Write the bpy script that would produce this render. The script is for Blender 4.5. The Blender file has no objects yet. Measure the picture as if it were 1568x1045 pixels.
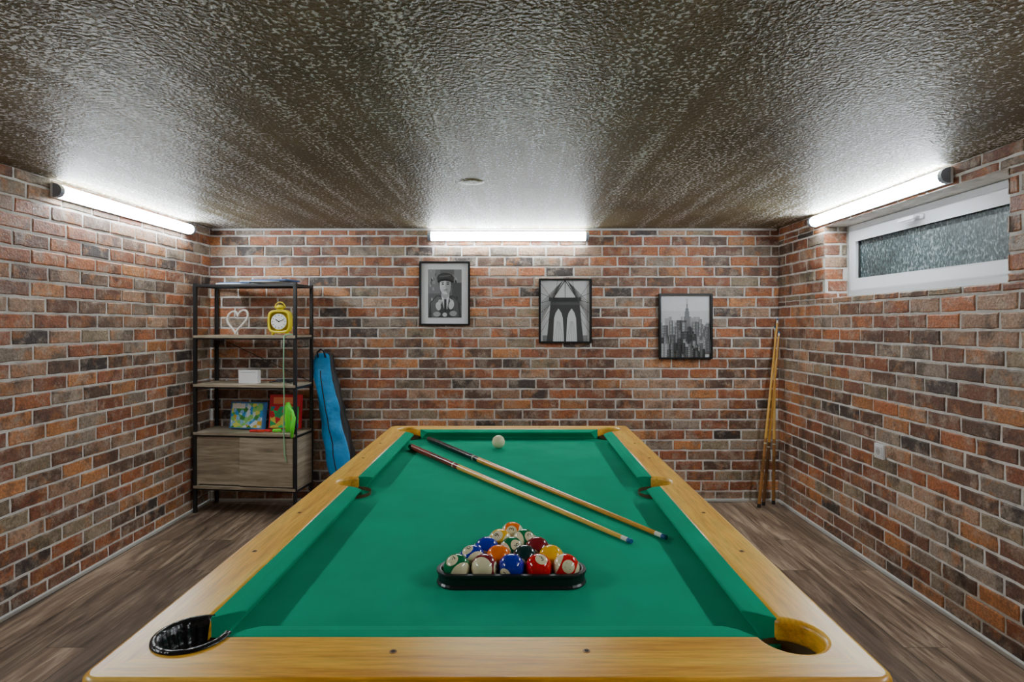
import bpy, bmesh, math, random
from mathutils import Vector, Matrix, Euler, noise
random.seed(7)
scene = bpy.context.scene
COLL = scene.collection

# ------------------------------------------------------------------ helpers
def node(nt, t, **kw):
    n = nt.nodes.new(t)
    for k, v in kw.items():
        if k.startswith('i_'):
            n.inputs[k[2:].replace('_', ' ')].default_value = v
        else:
            setattr(n, k, v)
    return n

def new_mat(name):
    m = bpy.data.materials.new(name); m.use_nodes = True
    nt = m.node_tree
    return m, nt, nt.nodes['Principled BSDF']

def c4(c): return (c[0], c[1], c[2], 1.0)

def plain(name, col, rough=0.5, metal=0.0, bump=0.0, bscale=60, coat=0.0, var=0.08, bdist=0.002):
    m, nt, p = new_mat(name)
    p.inputs['Roughness'].default_value = rough
    p.inputs['Metallic'].default_value = metal
    p.inputs['Coat Weight'].default_value = coat
    tc = node(nt, 'ShaderNodeTexCoord')
    ns = node(nt, 'ShaderNodeTexNoise', i_Scale=bscale, i_Detail=4.0)
    nt.links.new(tc.outputs['Object'], ns.inputs['Vector'])
    mx = node(nt, 'ShaderNodeMixRGB')
    mx.inputs[1].default_value = c4([c*(1-var) for c in col])
    mx.inputs[2].default_value = c4([min(1, c*(1+var)) for c in col])
    nt.links.new(ns.outputs['Fac'], mx.inputs[0])
    nt.links.new(mx.outputs[0], p.inputs['Base Color'])
    if bump > 0:
        b = node(nt, 'ShaderNodeBump', i_Strength=bump, i_Distance=bdist)
        nt.links.new(ns.outputs['Fac'], b.inputs['Height'])
        nt.links.new(b.outputs[0], p.inputs['Normal'])
    return m

def colmat(name, rough=0.5, coat=0.0, bump=0.0, bscale=80, metal=0.0):
    m, nt, p = new_mat(name)
    a = node(nt, 'ShaderNodeAttribute', attribute_name='Col')
    tc = node(nt, 'ShaderNodeTexCoord')
    ns = node(nt, 'ShaderNodeTexNoise', i_Scale=bscale, i_Detail=3.0)
    nt.links.new(tc.outputs['Object'], ns.inputs['Vector'])
    hs = node(nt, 'ShaderNodeHueSaturation')
    mr = node(nt, 'ShaderNodeMapRange'); mr.inputs[3].default_value = 0.88; mr.inputs[4].default_value = 1.12
    nt.links.new(ns.outputs['Fac'], mr.inputs[0]); nt.links.new(mr.outputs[0], hs.inputs['Value'])
    nt.links.new(a.outputs['Color'], hs.inputs['Color'])
    nt.links.new(hs.outputs[0], p.inputs['Base Color'])
    p.inputs['Roughness'].default_value = rough
    p.inputs['Coat Weight'].default_value = coat
    p.inputs['Metallic'].default_value = metal
    if bump > 0:
        b = node(nt, 'ShaderNodeBump', i_Strength=bump, i_Distance=0.003)
        nt.links.new(ns.outputs['Fac'], b.inputs['Height']); nt.links.new(b.outputs[0], p.inputs['Normal'])
    return m

def ramp(nt, stops):
    r = node(nt, 'ShaderNodeValToRGB')
    el = r.color_ramp.elements
    while len(el) < len(stops): el.new(0.5)
    for e, (pos, c) in zip(el, stops):
        e.position = pos; e.color = c4(c) if len(c) == 3 else c
    return r

class MB:
    def __init__(s): s.v = []; s.f = []; s.m = []; s.c = []; s.s = []
    def add(s, vs, fs, mat=0, col=(1, 1, 1), smooth=False):
        o = len(s.v); s.v += [tuple(v) for v in vs]
        for f in fs:
            s.f.append([i+o for i in f]); s.m.append(mat); s.c.append(col); s.s.append(smooth)
    def box(s, a, b, mat=0, col=(1, 1, 1), M=None):
        (x0, y0, z0), (x1, y1, z1) = a, b
        vs = [Vector(p) for p in [(x0,y0,z0),(x1,y0,z0),(x1,y1,z0),(x0,y1,z0),(x0,y0,z1),(x1,y0,z1),(x1,y1,z1),(x0,y1,z1)]]
        if M is not None: vs = [M @ v for v in vs]
        s.add(vs, [(0,3,2,1),(4,5,6,7),(0,1,5,4),(1,2,6,5),(2,3,7,6),(3,0,4,7)], mat, col)
    def tube(s, pts, rads, n=16, mat=0, cols=None, caps=True, smooth=True, M=None, sx=1.0):
        pts = [Vector(p) for p in pts]
        if not hasattr(rads, '__len__'): rads = [rads]*len(pts)
        rings = []; up = None
        for i, p in enumerate(pts):
            d = (pts[min(i+1, len(pts)-1)] - pts[max(i-1, 0)])
            d = d.normalized() if d.length > 1e-9 else Vector((0, 0, 1))
            if up is None:
                up = Vector((0, 0, 1)) if abs(d.z) < 0.9 else Vector((1, 0, 0))
            a = up.cross(d)
            if a.length < 1e-5: a = Vector((0, 1, 0)).cross(d)
            a.normalize(); b = d.cross(a).normalized(); up = b
            rings.append([p + (a*math.cos(t)*sx + b*math.sin(t))*rads[i] for t in [2*math.pi*k/n for k in range(n)]])
        if M is not None: rings = [[M @ q for q in r] for r in rings]
        for i in range(len(rings)-1):
            col = (cols[i] if cols and isinstance(cols, list) else cols) or (1, 1, 1)
            vs = rings[i] + rings[i+1]
            s.add(vs, [(k, (k+1) % n, n+(k+1) % n, n+k) for k in range(n)], mat, col, smooth)
        if caps:
            c0 = (cols[0] if isinstance(cols, list) else cols) or (1, 1, 1)
            c1 = (cols[-1] if isinstance(cols, list) else cols) or (1, 1, 1)
            s.add(rings[0], [list(range(n))[::-1]], mat, c0); s.add(rings[-1], [list(range(n))], mat, c1)
    def build(s, name, mats, parent=None, bevel=0, merge=True, seg=2, recenter=True, subsurf=0):
        me = bpy.data.meshes.new(name)
        vs = [Vector(v) for v in s.v]
        lo = Vector([min(v[i] for v in vs) for i in range(3)]); hi = Vector([max(v[i] for v in vs) for i in range(3)])
        c = (lo+hi)/2 if recenter else Vector((0, 0, 0))
        me.from_pydata([v-c for v in vs], [], s.f)
        for m in mats: me.materials.append(m)
        at = me.color_attributes.new('Col', 'FLOAT_COLOR', 'CORNER')
        buf = []
        for i, p in enumerate(me.polygons):
            p.material_index = s.m[i]; p.use_smooth = s.s[i]
            buf += list(c4(s.c[i]))*len(p.vertices)
        at.data.foreach_set('color', buf)
        if merge:
            bm = bmesh.new(); bm.from_mesh(me); bmesh.ops.remove_doubles(bm, verts=bm.verts, dist=1e-6); bm.to_mesh(me); bm.free()
        ob = bpy.data.objects.new(name, me); ob.location = c; COLL.objects.link(ob)
        if bevel:
            bv = ob.modifiers.new('bevel', 'BEVEL'); bv.width = bevel; bv.segments = seg; bv.limit_method = 'ANGLE'; bv.angle_limit = math.radians(40)
        if subsurf:
            ss = ob.modifiers.new('sub', 'SUBSURF'); ss.levels = subsurf; ss.render_levels = subsurf
        if parent is not None:
            ob.parent = parent; ob.matrix_parent_inverse = Matrix.Translation(parent.location).inverted()
        return ob

def empty(name, loc):
    e = bpy.data.objects.new(name, None); e.location = loc; e.empty_display_size = 0.1; COLL.objects.link(e); return e

# ------------------------------------------------------------------ room constants
XL, XR, YB, YF, H = -2.43, 2.06, 4.58, -1.0, 2.15
WY0, WY1, WZ0, WZ1 = 2.43, 3.89, 1.57, 2.05   # window opening

# ------------------------------------------------------------------ materials
def brick_material():
    m, nt, p = new_mat('brick_slips')
    L = nt.links.new
    a = node(nt, 'ShaderNodeAttribute', attribute_name='Col')
    g = node(nt, 'ShaderNodeNewGeometry')
    n1 = node(nt, 'ShaderNodeTexNoise', i_Scale=7.0, i_Detail=5.0, i_Roughness=0.65)
    n2 = node(nt, 'ShaderNodeTexNoise', i_Scale=13.0, i_Detail=6.0, i_Roughness=0.7)
    n3 = node(nt, 'ShaderNodeTexNoise', i_Scale=75.0, i_Detail=5.0, i_Roughness=0.7)
    n4 = node(nt, 'ShaderNodeTexNoise', i_Scale=10.0, i_Detail=4.0, i_Roughness=0.6)
    mp = node(nt, 'ShaderNodeMapping'); mp.inputs['Location'].default_value = (5.3, 2.1, 7.7)
    mp4 = node(nt, 'ShaderNodeMapping'); mp4.inputs['Location'].default_value = (1.3, 9.1, 3.7)
    L(g.outputs['Position'], n1.inputs['Vector']); L(g.outputs['Position'], mp.inputs[0]); L(mp.outputs[0], n2.inputs['Vector']); L(g.outputs['Position'], n3.inputs['Vector'])
    L(g.outputs['Position'], mp4.inputs[0]); L(mp4.outputs[0], n4.inputs['Vector'])
    r1 = ramp(nt, [(0.51, (0, 0, 0)), (0.62, (1, 1, 1))]); L(n1.outputs['Fac'], r1.inputs[0])
    r2 = ramp(nt, [(0.50, (0, 0, 0)), (0.64, (1, 1, 1))]); L(n2.outputs['Fac'], r2.inputs[0])
    r4 = ramp(nt, [(0.54, (0, 0, 0)), (0.64, (1, 1, 1))]); L(n4.outputs['Fac'], r4.inputs[0])
    def mul(o, k):
        s = node(nt, 'ShaderNodeMath', operation='MULTIPLY'); s.inputs[1].default_value = k; L(o, s.inputs[0]); return s.outputs[0]
    def mix(f, a_, col):
        q = node(nt, 'ShaderNodeMixRGB'); q.inputs[2].default_value = col; L(f, q.inputs[0]); L(a_, q.inputs[1]); return q.outputs[0]
    m1 = mix(mul(r1.outputs[0], .68), a.outputs['Color'], (0.06, 0.042, 0.033, 1))
    m4 = mix(mul(r4.outputs[0], .55), m1, (0.50, 0.20, 0.065, 1))
    m2 = mix(mul(r2.outputs[0], .60), m4, (0.46, 0.37, 0.29, 1))
    mr = node(nt, 'ShaderNodeMapRange'); mr.inputs[1].default_value = 0.3; mr.inputs[2].default_value = 0.7; mr.inputs[3].default_value = 0.5; mr.inputs[4].default_value = 1.5
    L(n3.outputs['Fac'], mr.inputs[0])
    hs = node(nt, 'ShaderNodeHueSaturation'); L(m2, hs.inputs['Color']); L(mr.outputs[0], hs.inputs['Value'])
    L(hs.outputs[0], p.inputs['Base Color'])
    p.inputs['Roughness'].default_value = 0.45
    ad = node(nt, 'ShaderNodeMath', operation='ADD'); L(n3.outputs['Fac'], ad.inputs[0]); L(n2.outputs['Fac'], ad.inputs[1])
    b = node(nt, 'ShaderNodeBump', i_Strength=0.8, i_Distance=0.006); L(ad.outputs[0], b.inputs['Height']); L(b.outputs[0], p.inputs['Normal'])
    return m
def mortar_material():
    m, nt, p = new_mat('mortar')
    L = nt.links.new
    g = node(nt, 'ShaderNodeNewGeometry')
    n = node(nt, 'ShaderNodeTexNoise', i_Scale=9.0, i_Detail=8.0, i_Roughness=0.7); L(g.outputs['Position'], n.inputs['Vector'])
    r = ramp(nt, [(0.3, (0.46, 0.44, 0.41)), (0.6, (0.84, 0.82, 0.78))]); L(n.outputs['Fac'], r.inputs[0])
    L(r.outputs[0], p.inputs['Base Color']); p.inputs['Roughness'].default_value = 0.9
    n2 = node(nt, 'ShaderNodeTexNoise', i_Scale=120.0, i_Detail=4.0); L(g.outputs['Position'], n2.inputs['Vector'])
    b = node(nt, 'ShaderNodeBump', i_Strength=0.6, i_Distance=0.004); L(n2.outputs['Fac'], b.inputs['Height']); L(b.outputs[0], p.inputs['Normal'])
    return m
M_BRICK = brick_material(); M_MORT = mortar_material()

PAL = [((0.40,0.135,0.055),5), ((0.29,0.100,0.050),6), ((0.50,0.21,0.080),3.4), ((0.20,0.090,0.056),6), ((0.145,0.082,0.055),4.5),
       ((0.060,0.046,0.042),2.0), ((0.30,0.235,0.18),2.8), ((0.36,0.215,0.14),4), ((0.27,0.21,0.135),2.2), ((0.42,0.26,0.17),2.2)]
PC = [p[0] for p in PAL]; PW = [p[1] for p in PAL]

def brick_panel(mb, O, U, V, N, u0, u1, v0, v1, proud=0.0055, bl=0.222, bh=0.0805, j=0.0130):
    O, U, V, N = Vector(O), Vector(U), Vector(V), Vector(N)
    r0 = int(math.floor(v0/bh)); r1 = int(math.ceil(v1/bh))
    for r in range(r0, r1):
        a = max(r*bh + j/2, v0+0.002); b = min((r+1)*bh - j/2, v1-0.004)
        if b-a < 0.018: continue
        off = (0.5 if r % 2 else 0.0)*bl + (random.random()-0.5)*0.05
        k = math.floor((u0-off)/bl)
        x = off + k*bl
        while x < u1:
            ua = max(x+j/2, u0+0.002); ub = min(x+bl-j/2, u1-0.002)
            x += bl
            if ub-ua < 0.02: continue
            jt = lambda s=0.0024: (random.random()-0.5)*2*s
            nx = max(2, int((ub-ua)/0.04))
            pts = []
            for i in range(nx): pts.append((ua+(ub-ua)*i/nx, a))
            pts += [(ub, a), (ub, (a+b)/2)]
            for i in range(nx): pts.append((ub-(ub-ua)*i/nx, b))
            pts += [(ua, b), (ua, (a+b)/2)]
            pts = [(p+jt(), q+jt()) for p, q in pts]
            n = len(pts); cu, cv = (ua+ub)/2, (a+b)/2
            h = proud + jt(0.002)
            def P(u, v, d): return O + U*u + V*v + N*d
            outer = [P(u, v, -0.004) for u, v in pts]
            mid = [P(u, v, h-0.0035+jt(0.0006)) for u, v in pts]
            ins = []
            for u, v in pts:
                du = math.copysign(min(0.005, abs(cu-u)), cu-u); dv = math.copysign(min(0.005, abs(cv-v)), cv-v)
                ins.append(P(u+du, v+dv, h+jt(0.0006)))
            col = random.choices(PC, PW)[0]; s = random.uniform(0.78, 1.28)
            col = tuple(c*s for c in col)
            fs = [(i, (i+1) % n, n+(i+1) % n, n+i) for i in range(n)] + [(n+i, n+(i+1) % n, 2*n+(i+1) % n, 2*n+i) for i in range(n)] + [[2*n+i for i in range(n)]]
            mb.add(outer+mid+ins, fs, 0, col)

def wall(name, O, U, N, length, panels=None, backs=None):
    mb = MB()
    for (u0, u1, v0, v1) in (panels or [(0, length, 0, H)]):
        brick_panel(mb, O, U, (0, 0, 1), N, u0, u1, v0, v1)
    for a, b in backs: mb.box(a, b, 1)
    return mb
mb = wall('wall_back', (XL, YB, 0), (1, 0, 0), (0, -1, 0), XR-XL, backs=[((XL-.3, YB, 0), (XR+.3, YB+.2, H))])
mb.build('wall_back', [M_BRICK, M_MORT], merge=False)
mb = wall('wall_left', (XL, YF, 0), (0, 1, 0), (1, 0, 0), YB-YF, backs=[((XL-.3, YF-.2, 0), (XL, YB, H))])
mb.build('wall_left', [M_BRICK, M_MORT], merge=False)
mb = wall('wall_front', (XR, YF, 0), (-1, 0, 0), (0, 1, 0), XR-XL, backs=[((XL, YF-.2, 0), (XR+.3, YF, H))])
mb.build('wall_front', [M_BRICK, M_MORT], merge=False)
Lr = YB-YF
ua, ub = YB-WY1, YB-WY0
mb = wall('wall_right', (XR, YB, 0), (0, -1, 0), (-1, 0, 0), Lr,
    panels=[(0, Lr, 0, WZ0), (0, ua, WZ0, WZ1), (ub, Lr, WZ0, WZ1), (0, Lr, WZ1, H)],
    backs=[((XR, YF, 0), (XR+.3, YB, WZ0)), ((XR, YF, WZ1), (XR+.3, YB, H)), ((XR, YF, WZ0), (XR+.3, WY0, WZ1)), ((XR, WY1, WZ0), (XR+.3, YB, WZ1))])
brick_panel(mb, (XR-.008, WY1, 0), (1, 0, 0), (0, 0, 1), (0, -1, 0), 0, 0.155, WZ0, WZ1)
brick_panel(mb, (XR+.147, WY0, 0), (-1, 0, 0), (0, 0, 1), (0, 1, 0), 0, 0.155, WZ0, WZ1)
mb.build('wall_right', [M_BRICK, M_MORT], merge=False)

# floor
def floor_material():
    m, nt, p = new_mat('laminate_floor'); L = nt.links.new
    g = node(nt, 'ShaderNodeNewGeometry'); sp = node(nt, 'ShaderNodeSeparateXYZ'); L(g.outputs['Position'], sp.inputs[0])
    cb = node(nt, 'ShaderNodeCombineXYZ'); L(sp.outputs['Y'], cb.inputs[0]); L(sp.outputs['X'], cb.inputs[1])
    bt = node(nt, 'ShaderNodeTexBrick', offset=0.37, i_Scale=1.0)
    bt.inputs['Brick Width'].default_value = 1.25; bt.inputs['Row Height'].default_value = 0.185
    bt.inputs['Mortar Size'].default_value = 0.0016; bt.inputs['Mortar Smooth'].default_value = 0.3
    bt.inputs['Color1'].default_value = (0, 0, 0, 1); bt.inputs['Color2'].default_value = (1, 1, 1, 1); bt.inputs['Mortar'].default_value = (0.5, 0.5, 0.5, 1)
    L(cb.outputs[0], bt.inputs['Vector'])
    mp = node(nt, 'ShaderNodeMapping'); mp.inputs['Scale'].default_value = (14, 1.2, 1); L(g.outputs['Position'], mp.inputs[0])
    of = node(nt, 'ShaderNodeVectorMath', operation='MULTIPLY_ADD'); of.inputs[1].default_value = (17, 31, 0)
    L(bt.outputs['Color'], of.inputs[0]); L(mp.outputs[0], of.inputs[2])
    n = node(nt, 'ShaderNodeTexNoise', i_Scale=1.6, i_Detail=9.0, i_Roughness=0.68, i_Distortion=0.7); L(of.outputs[0], n.inputs['Vector'])
    r = ramp(nt, [(0.32, (0.060, 0.038, 0.026)), (0.5, (0.205, 0.140, 0.096)), (0.70, (0.48, 0.36, 0.26))]); L(n.outputs['Fac'], r.inputs[0])
    hv = node(nt, 'ShaderNodeMapRange'); hv.inputs[3].default_value = 0.65; hv.inputs[4].default_value = 1.45; L(bt.outputs['Color'], hv.inputs[0])
    hs = node(nt, 'ShaderNodeHueSaturation'); L(r.outputs[0], hs.inputs['Color']); L(hv.outputs[0], hs.inputs['Value'])
    mx = node(nt, 'ShaderNodeMixRGB'); mx.inputs[2].default_value = (0.02, 0.014, 0.01, 1); L(bt.outputs['Fac'], mx.inputs[0]); L(hs.outputs[0], mx.inputs[1])
    L(mx.outputs[0], p.inputs['Base Color']); p.inputs['Roughness'].default_value = 0.42
    b = node(nt, 'ShaderNodeBump', i_Strength=0.25, i_Distance=0.003); L(n.outputs['Fac'], b.inputs['Height']); L(b.outputs[0], p.inputs['Normal'])
    return m
mb = MB(); mb.box((XL-.3, YF-.2, -.1), (XR+.3, YB+.2, 0)); mb.build('floor', [floor_material()])

def ceiling_material():
    m, nt, p = new_mat('spray_plaster_ceiling'); L = nt.links.new
    g = node(nt, 'ShaderNodeNewGeometry')
    n = node(nt, 'ShaderNodeTexNoise', i_Scale=74.0, i_Detail=2.0, i_Roughness=0.5, i_Distortion=0.25); L(g.outputs['Position'], n.inputs['Vector'])
    def streak(sx, sy, amp):
        mp = node(nt, 'ShaderNodeMapping'); mp.inputs['Scale'].default_value = (sx, sy, 1); L(g.outputs['Position'], mp.inputs[0])
        ns = node(nt, 'ShaderNodeTexNoise', i_Scale=1.3, i_Detail=4.0, i_Roughness=0.65); L(mp.outputs[0], ns.inputs['Vector'])
        mr = node(nt, 'ShaderNodeMapRange'); mr.inputs[1].default_value = 0.3; mr.inputs[2].default_value = 0.7; mr.inputs[3].default_value = -amp; mr.inputs[4].default_value = amp; L(ns.outputs['Fac'], mr.inputs[0])
        return mr.outputs[0]
    def add(x, y):
        q = node(nt, 'ShaderNodeMath', operation='ADD'); L(x, q.inputs[0]); L(y, q.inputs[1]); return q.outputs[0]
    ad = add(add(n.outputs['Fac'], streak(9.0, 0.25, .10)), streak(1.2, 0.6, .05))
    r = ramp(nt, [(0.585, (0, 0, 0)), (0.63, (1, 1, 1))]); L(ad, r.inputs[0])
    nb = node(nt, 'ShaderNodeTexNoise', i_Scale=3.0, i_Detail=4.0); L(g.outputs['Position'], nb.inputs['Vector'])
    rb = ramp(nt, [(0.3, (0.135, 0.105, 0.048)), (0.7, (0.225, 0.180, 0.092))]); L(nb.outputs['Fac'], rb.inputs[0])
    mx = node(nt, 'ShaderNodeMixRGB'); mx.inputs[2].default_value = (0.90, 0.93, 0.96, 1); L(r.outputs[0], mx.inputs[0]); L(rb.outputs[0], mx.inputs[1])  # white flecks: plaster nubs with their glints painted into the base colour
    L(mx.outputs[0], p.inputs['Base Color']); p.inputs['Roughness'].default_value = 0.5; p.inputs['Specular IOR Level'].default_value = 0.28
    n2 = node(nt, 'ShaderNodeTexNoise', i_Scale=110.0, i_Detail=3.0); L(g.outputs['Position'], n2.inputs['Vector'])
    a2 = node(nt, 'ShaderNodeMath', operation='MULTIPLY_ADD'); a2.inputs[1].default_value = 0.25; L(n2.outputs['Fac'], a2.inputs[0]); L(ad, a2.inputs[2])
    b = node(nt, 'ShaderNodeBump', i_Strength=0.8, i_Distance=0.011); L(a2.outputs[0], b.inputs['Height']); L(b.outputs[0], p.inputs['Normal'])
    return m
M_CEIL = ceiling_material()
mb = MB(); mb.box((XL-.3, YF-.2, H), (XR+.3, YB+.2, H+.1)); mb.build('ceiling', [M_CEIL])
M_CAULK = plain('caulk', (0.6, 0.6, 0.58), 0.7, bump=0.4)
for nm, a, b in [('baseboard_back', (XL+.02, YB-.022, 0), (XR-.02, YB-.004, .022)), ('baseboard_left', (XL+.004, YF+.02, 0), (XL+.022, YB-.02, .022)),
                 ('baseboard_right', (XR-.022, YF+.02, 0), (XR-.004, YB-.02, .022)), ('trim_1', (XL+.02, YB-.018, H-.016), (XR-.02, YB-.001, H))]:
    mb = MB(); mb.box(a, b); mb.build(nm, [M_CAULK], bevel=.004)

# ------------------------------------------------------------------ window
M_PVC = plain('white_pvc', (0.78, 0.80, 0.83), 0.3, var=0.03)
def glass_material():
    m, nt, p = new_mat('obscured_glass'); L = nt.links.new
    g = node(nt, 'ShaderNodeNewGeometry'); mp = node(nt, 'ShaderNodeMapping'); mp.inputs['Scale'].default_value = (1, 1, 0.5); L(g.outputs['Position'], mp.inputs[0])
    n = node(nt, 'ShaderNodeTexNoise', i_Scale=85.0, i_Detail=4.0, i_Roughness=0.75); L(mp.outputs[0], n.inputs['Vector'])
    nl = node(nt, 'ShaderNodeTexNoise', i_Scale=2.5, i_Detail=2.0); L(g.outputs['Position'], nl.inputs['Vector'])
    am = node(nt, 'ShaderNodeMath', operation='MULTIPLY_ADD'); am.inputs[1].default_value = .35; L(nl.outputs['Fac'], am.inputs[0]); L(n.outputs['Fac'], am.inputs[2])
    r = ramp(nt, [(0.56, (0.025, 0.038, 0.040)), (0.72, (0.085, 0.12, 0.125)), (0.88, (0.45, 0.53, 0.55))]); L(am.outputs[0], r.inputs[0])
    L(r.outputs[0], p.inputs['Base Color']); p.inputs['Roughness'].default_value = 0.2
    b = node(nt, 'ShaderNodeBump', i_Strength=0.6, i_Distance=0.004); L(n.outputs['Fac'], b.inputs['Height']); L(b.outputs[0], p.inputs['Normal'])
    return m
WX = XR+0.15
win = empty('window_1', (WX+.03, (WY0+WY1)/2, (WZ0+WZ1)/2))
def ring_frame(mb, x0, x1, y0, y1, z0, z1, t, mat=0):
    mb.box((x0, y0, z0), (x1, y1, z0+t), mat); mb.box((x0, y0, z1-t), (x1, y1, z1), mat)
    mb.box((x0, y0, z0+t), (x1, y0+t, z1-t), mat); mb.box((x0, y1-t, z0+t), (x1, y1, z1-t), mat)
mb = MB(); ring_frame(mb, WX, WX+.07, WY0+.004, WY1-.012, WZ0+.002, WZ1-.002, .055); mb.build('outer_frame', [M_PVC], win, bevel=.004)
mb = MB(); ring_frame(mb, WX-.018, WX+.05, WY0+.045, WY1-.05, WZ0+.045, WZ1-.04, .07); mb.build('sash', [M_PVC], win, bevel=.008, seg=3)
mb = MB(); mb.box((WX+.015, WY0+.1, WZ0+.1), (WX+.03, WY1-.1, WZ1-.1)); mb.build('glass_pane', [glass_material()], win)
mb = MB(); ring_frame(mb, WX+.002, WX+.016, WY0+.112, WY1-.117, WZ0+.112, WZ1-.107, .006); mb.build('gasket', [plain('rubber_gasket', (.03, .03, .03), .6)], win)
mb = MB()
hy = 3.16; hz = WZ1-.072
mb.box((WX-.028, hy-.035, hz-.014), (WX-.018, hy+.035, hz+.014)); mb.tube([(WX-.028, hy, hz), (WX-.055, hy, hz)], .01)
mb.box((WX-.066, hy-.012, hz-.012), (WX-.05, hy+.115, hz+.010)); mb.build('window_handle', [M_PVC], win, bevel=.004)

# ------------------------------------------------------------------ lamps
def emis(name, col, st):
    m, nt, p = new_mat(name)
    p.inputs['Emission Color'].default_value = c4(col); p.inputs['Emission Strength'].default_value = st
    p.inputs['Base Color'].default_value = (.9, .9, .9, 1)
    return m
M_TUBE = emis('lamp_diffuser', (0.85, 0.94, 1.0), 76.0)
M_CAP = plain('lamp_end_cap', (0.25, 0.29, 0.36), 0.4)
M_HOUS = plain('lamp_housing', (0.75, 0.78, 0.82), 0.4, var=.03)
def batten(mid, along, out, length=1.26):
    A, Oo, Z = Vector(along), Vector(out), Vector((0, 0, 1)); C = Vector(mid)
    e = empty('batten_lamp', C)
    def P(a, o, z): return C + A*a + Oo*o + Z*z
    prof = [(0.026, 0.034), (0.045, 0.031), (0.060, 0.020), (0.067, 0.004), (0.066, -0.012), (0.058, -0.026), (0.044, -0.034), (0.026, -0.036)]
    h = length/2
    mb = MB(); n = len(prof)
    vs = [P(-h+.025, o, z) for o, z in prof] + [P(h-.025, o, z) for o, z in prof]
    mb.add(vs, [(i, (i+1) % n, n+(i+1) % n, n+i) for i in range(n)], 0, smooth=False); mb.build('diffuser', [M_TUBE], e)
    mb = MB()
    vs = [P(a, o, z) for a in (-h, h) for o, z in [(0.009, -.038), (0.026, -.038), (0.026, .038), (0.009, .038)]]
    mb.add(vs, [(0, 1, 2, 3), (7, 6, 5, 4), (0, 4, 5, 1), (1, 5, 6, 2), (2, 6, 7, 3), (3, 7, 4, 0)], 0); mb.build('housing', [M_HOUS], e, bevel=.003)
    for k, s in enumerate((-1, 1)):
        mb = MB(); sc = 1.06
        pr = [(0.024, 0.037)] + [((o-.026)*sc+.026, z*sc) for o, z in prof[1:-1]] + [(0.024, -.039)]
        vs = [P(s*(h-.026), o, z) for o, z in pr] + [P(s*h, o, z) for o, z in pr]
        mb.add(vs, [(i, (i+1) % n, n+(i+1) % n, n+i) for i in range(n)] + [list(range(n))[::-1], list(range(n, 2*n))], 0); mb.build('end_cap_%d' % (k+1), [M_CAP], e)
batten((XL, 3.63, 2.09), (0, 1, 0), (1, 0, 0))
batten((XR, 3.36, 2.098), (0, 1, 0), (-1, 0, 0))
batten((-0.075, YB, 2.088), (1, 0, 0), (0, -1, 0))
batten((XL, 0.95, 2.09), (0, 1, 0), (1, 0, 0))  # added fill lamp on the left wall, outside the camera view
batten((XR, 0.80, 2.09), (0, 1, 0), (-1, 0, 0))  # its right-wall counterpart, also unseen and added for fill light

# ------------------------------------------------------------------ pool table
TX0, TX1, TY0, TY1, TZ = -0.690, 0.594, 0.897, 3.17, 0.84
IX0, IX1, IY0, IY1 = -.577, .483, 1.030, TY1-.105
YM = (IY0+IY1)/2; BED = TZ-.048; PR = .055
table = empty('pool_table', ((TX0+TX1)/2, (TY0+TY1)/2, 0))
def oak_material(name='golden_oak', light=1.0, dark=False):
    m, nt, p = new_mat(name); L = nt.links.new
    g = node(nt, 'ShaderNodeNewGeometry'); sp = node(nt, 'ShaderNodeSeparateXYZ'); L(g.outputs['Position'], sp.inputs[0])
    def M(op, a, b):
        n = node(nt, 'ShaderNodeMath', operation=op)
        for i, q in enumerate((a, b)):
            if isinstance(q, (int, float)): n.inputs[i].default_value = q
            elif q is not None: L(q, n.inputs[i])
        return n.outputs[0]
    X, Y, Z = sp.outputs
    ds = M('MINIMUM', M('SUBTRACT', X, TX0), M('SUBTRACT', TX1, X)); de = M('MINIMUM', M('SUBTRACT', Y, TY0), M('SUBTRACT', TY1, Y))
    fac = M('LESS_THAN', de, ds)
    v1 = node(nt, 'ShaderNodeMapping'); v1.inputs['Scale'].default_value = (16, 1.0, 16); L(g.outputs['Position'], v1.inputs[0])
    v2 = node(nt, 'ShaderNodeMapping'); v2.inputs['Scale'].default_value = (1.0, 16, 16); v2.inputs['Location'].default_value = (3, 1, 2); L(g.outputs['Position'], v2.inputs[0])
    mv = node(nt, 'ShaderNodeMix', data_type='VECTOR'); L(fac, mv.inputs['Factor']); L(v1.outputs[0], mv.inputs[4]); L(v2.outputs[0], mv.inputs[5])
    n = node(nt, 'ShaderNodeTexNoise', i_Scale=1.5, i_Detail=4.0, i_Roughness=0.6, i_Distortion=0.9); L(mv.outputs[1], n.inputs['Vector'])
    n2 = node(nt, 'ShaderNodeTexNoise', i_Scale=9.0, i_Detail=5.0, i_Roughness=0.7); L(mv.outputs[1], n2.inputs['Vector'])
    r = ramp(nt, [(0.3, (0.66, 0.27, 0.014)), (0.5, (0.88, 0.45, 0.032)), (0.7, (0.94, 0.57, 0.070))]); L(n.outputs['Fac'], r.inputs[0])
    mr = node(nt, 'ShaderNodeMapRange'); mr.inputs[1].default_value = .35; mr.inputs[2].default_value = .6; mr.inputs[3].default_value = 0.72*light; mr.inputs[4].default_value = 1.06*light; L(n2.outputs['Fac'], mr.inputs[0])
    hs = node(nt, 'ShaderNodeHueSaturation'); L(r.outputs[0], hs.inputs['Color']); L(mr.outputs[0], hs.inputs['Value'])
    L(hs.outputs[0], p.inputs['Base Color']); p.inputs['Roughness'].default_value = 0.36; p.inputs['Coat Weight'].default_value = 0.2; p.inputs['Coat Roughness'].default_value = .2
    b = node(nt, 'ShaderNodeBump', i_Strength=0.12, i_Distance=0.002); L(n2.outputs['Fac'], b.inputs['Height']); L(b.outputs[0], p.inputs['Normal'])
    return m
M_OAK = oak_material()
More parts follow.
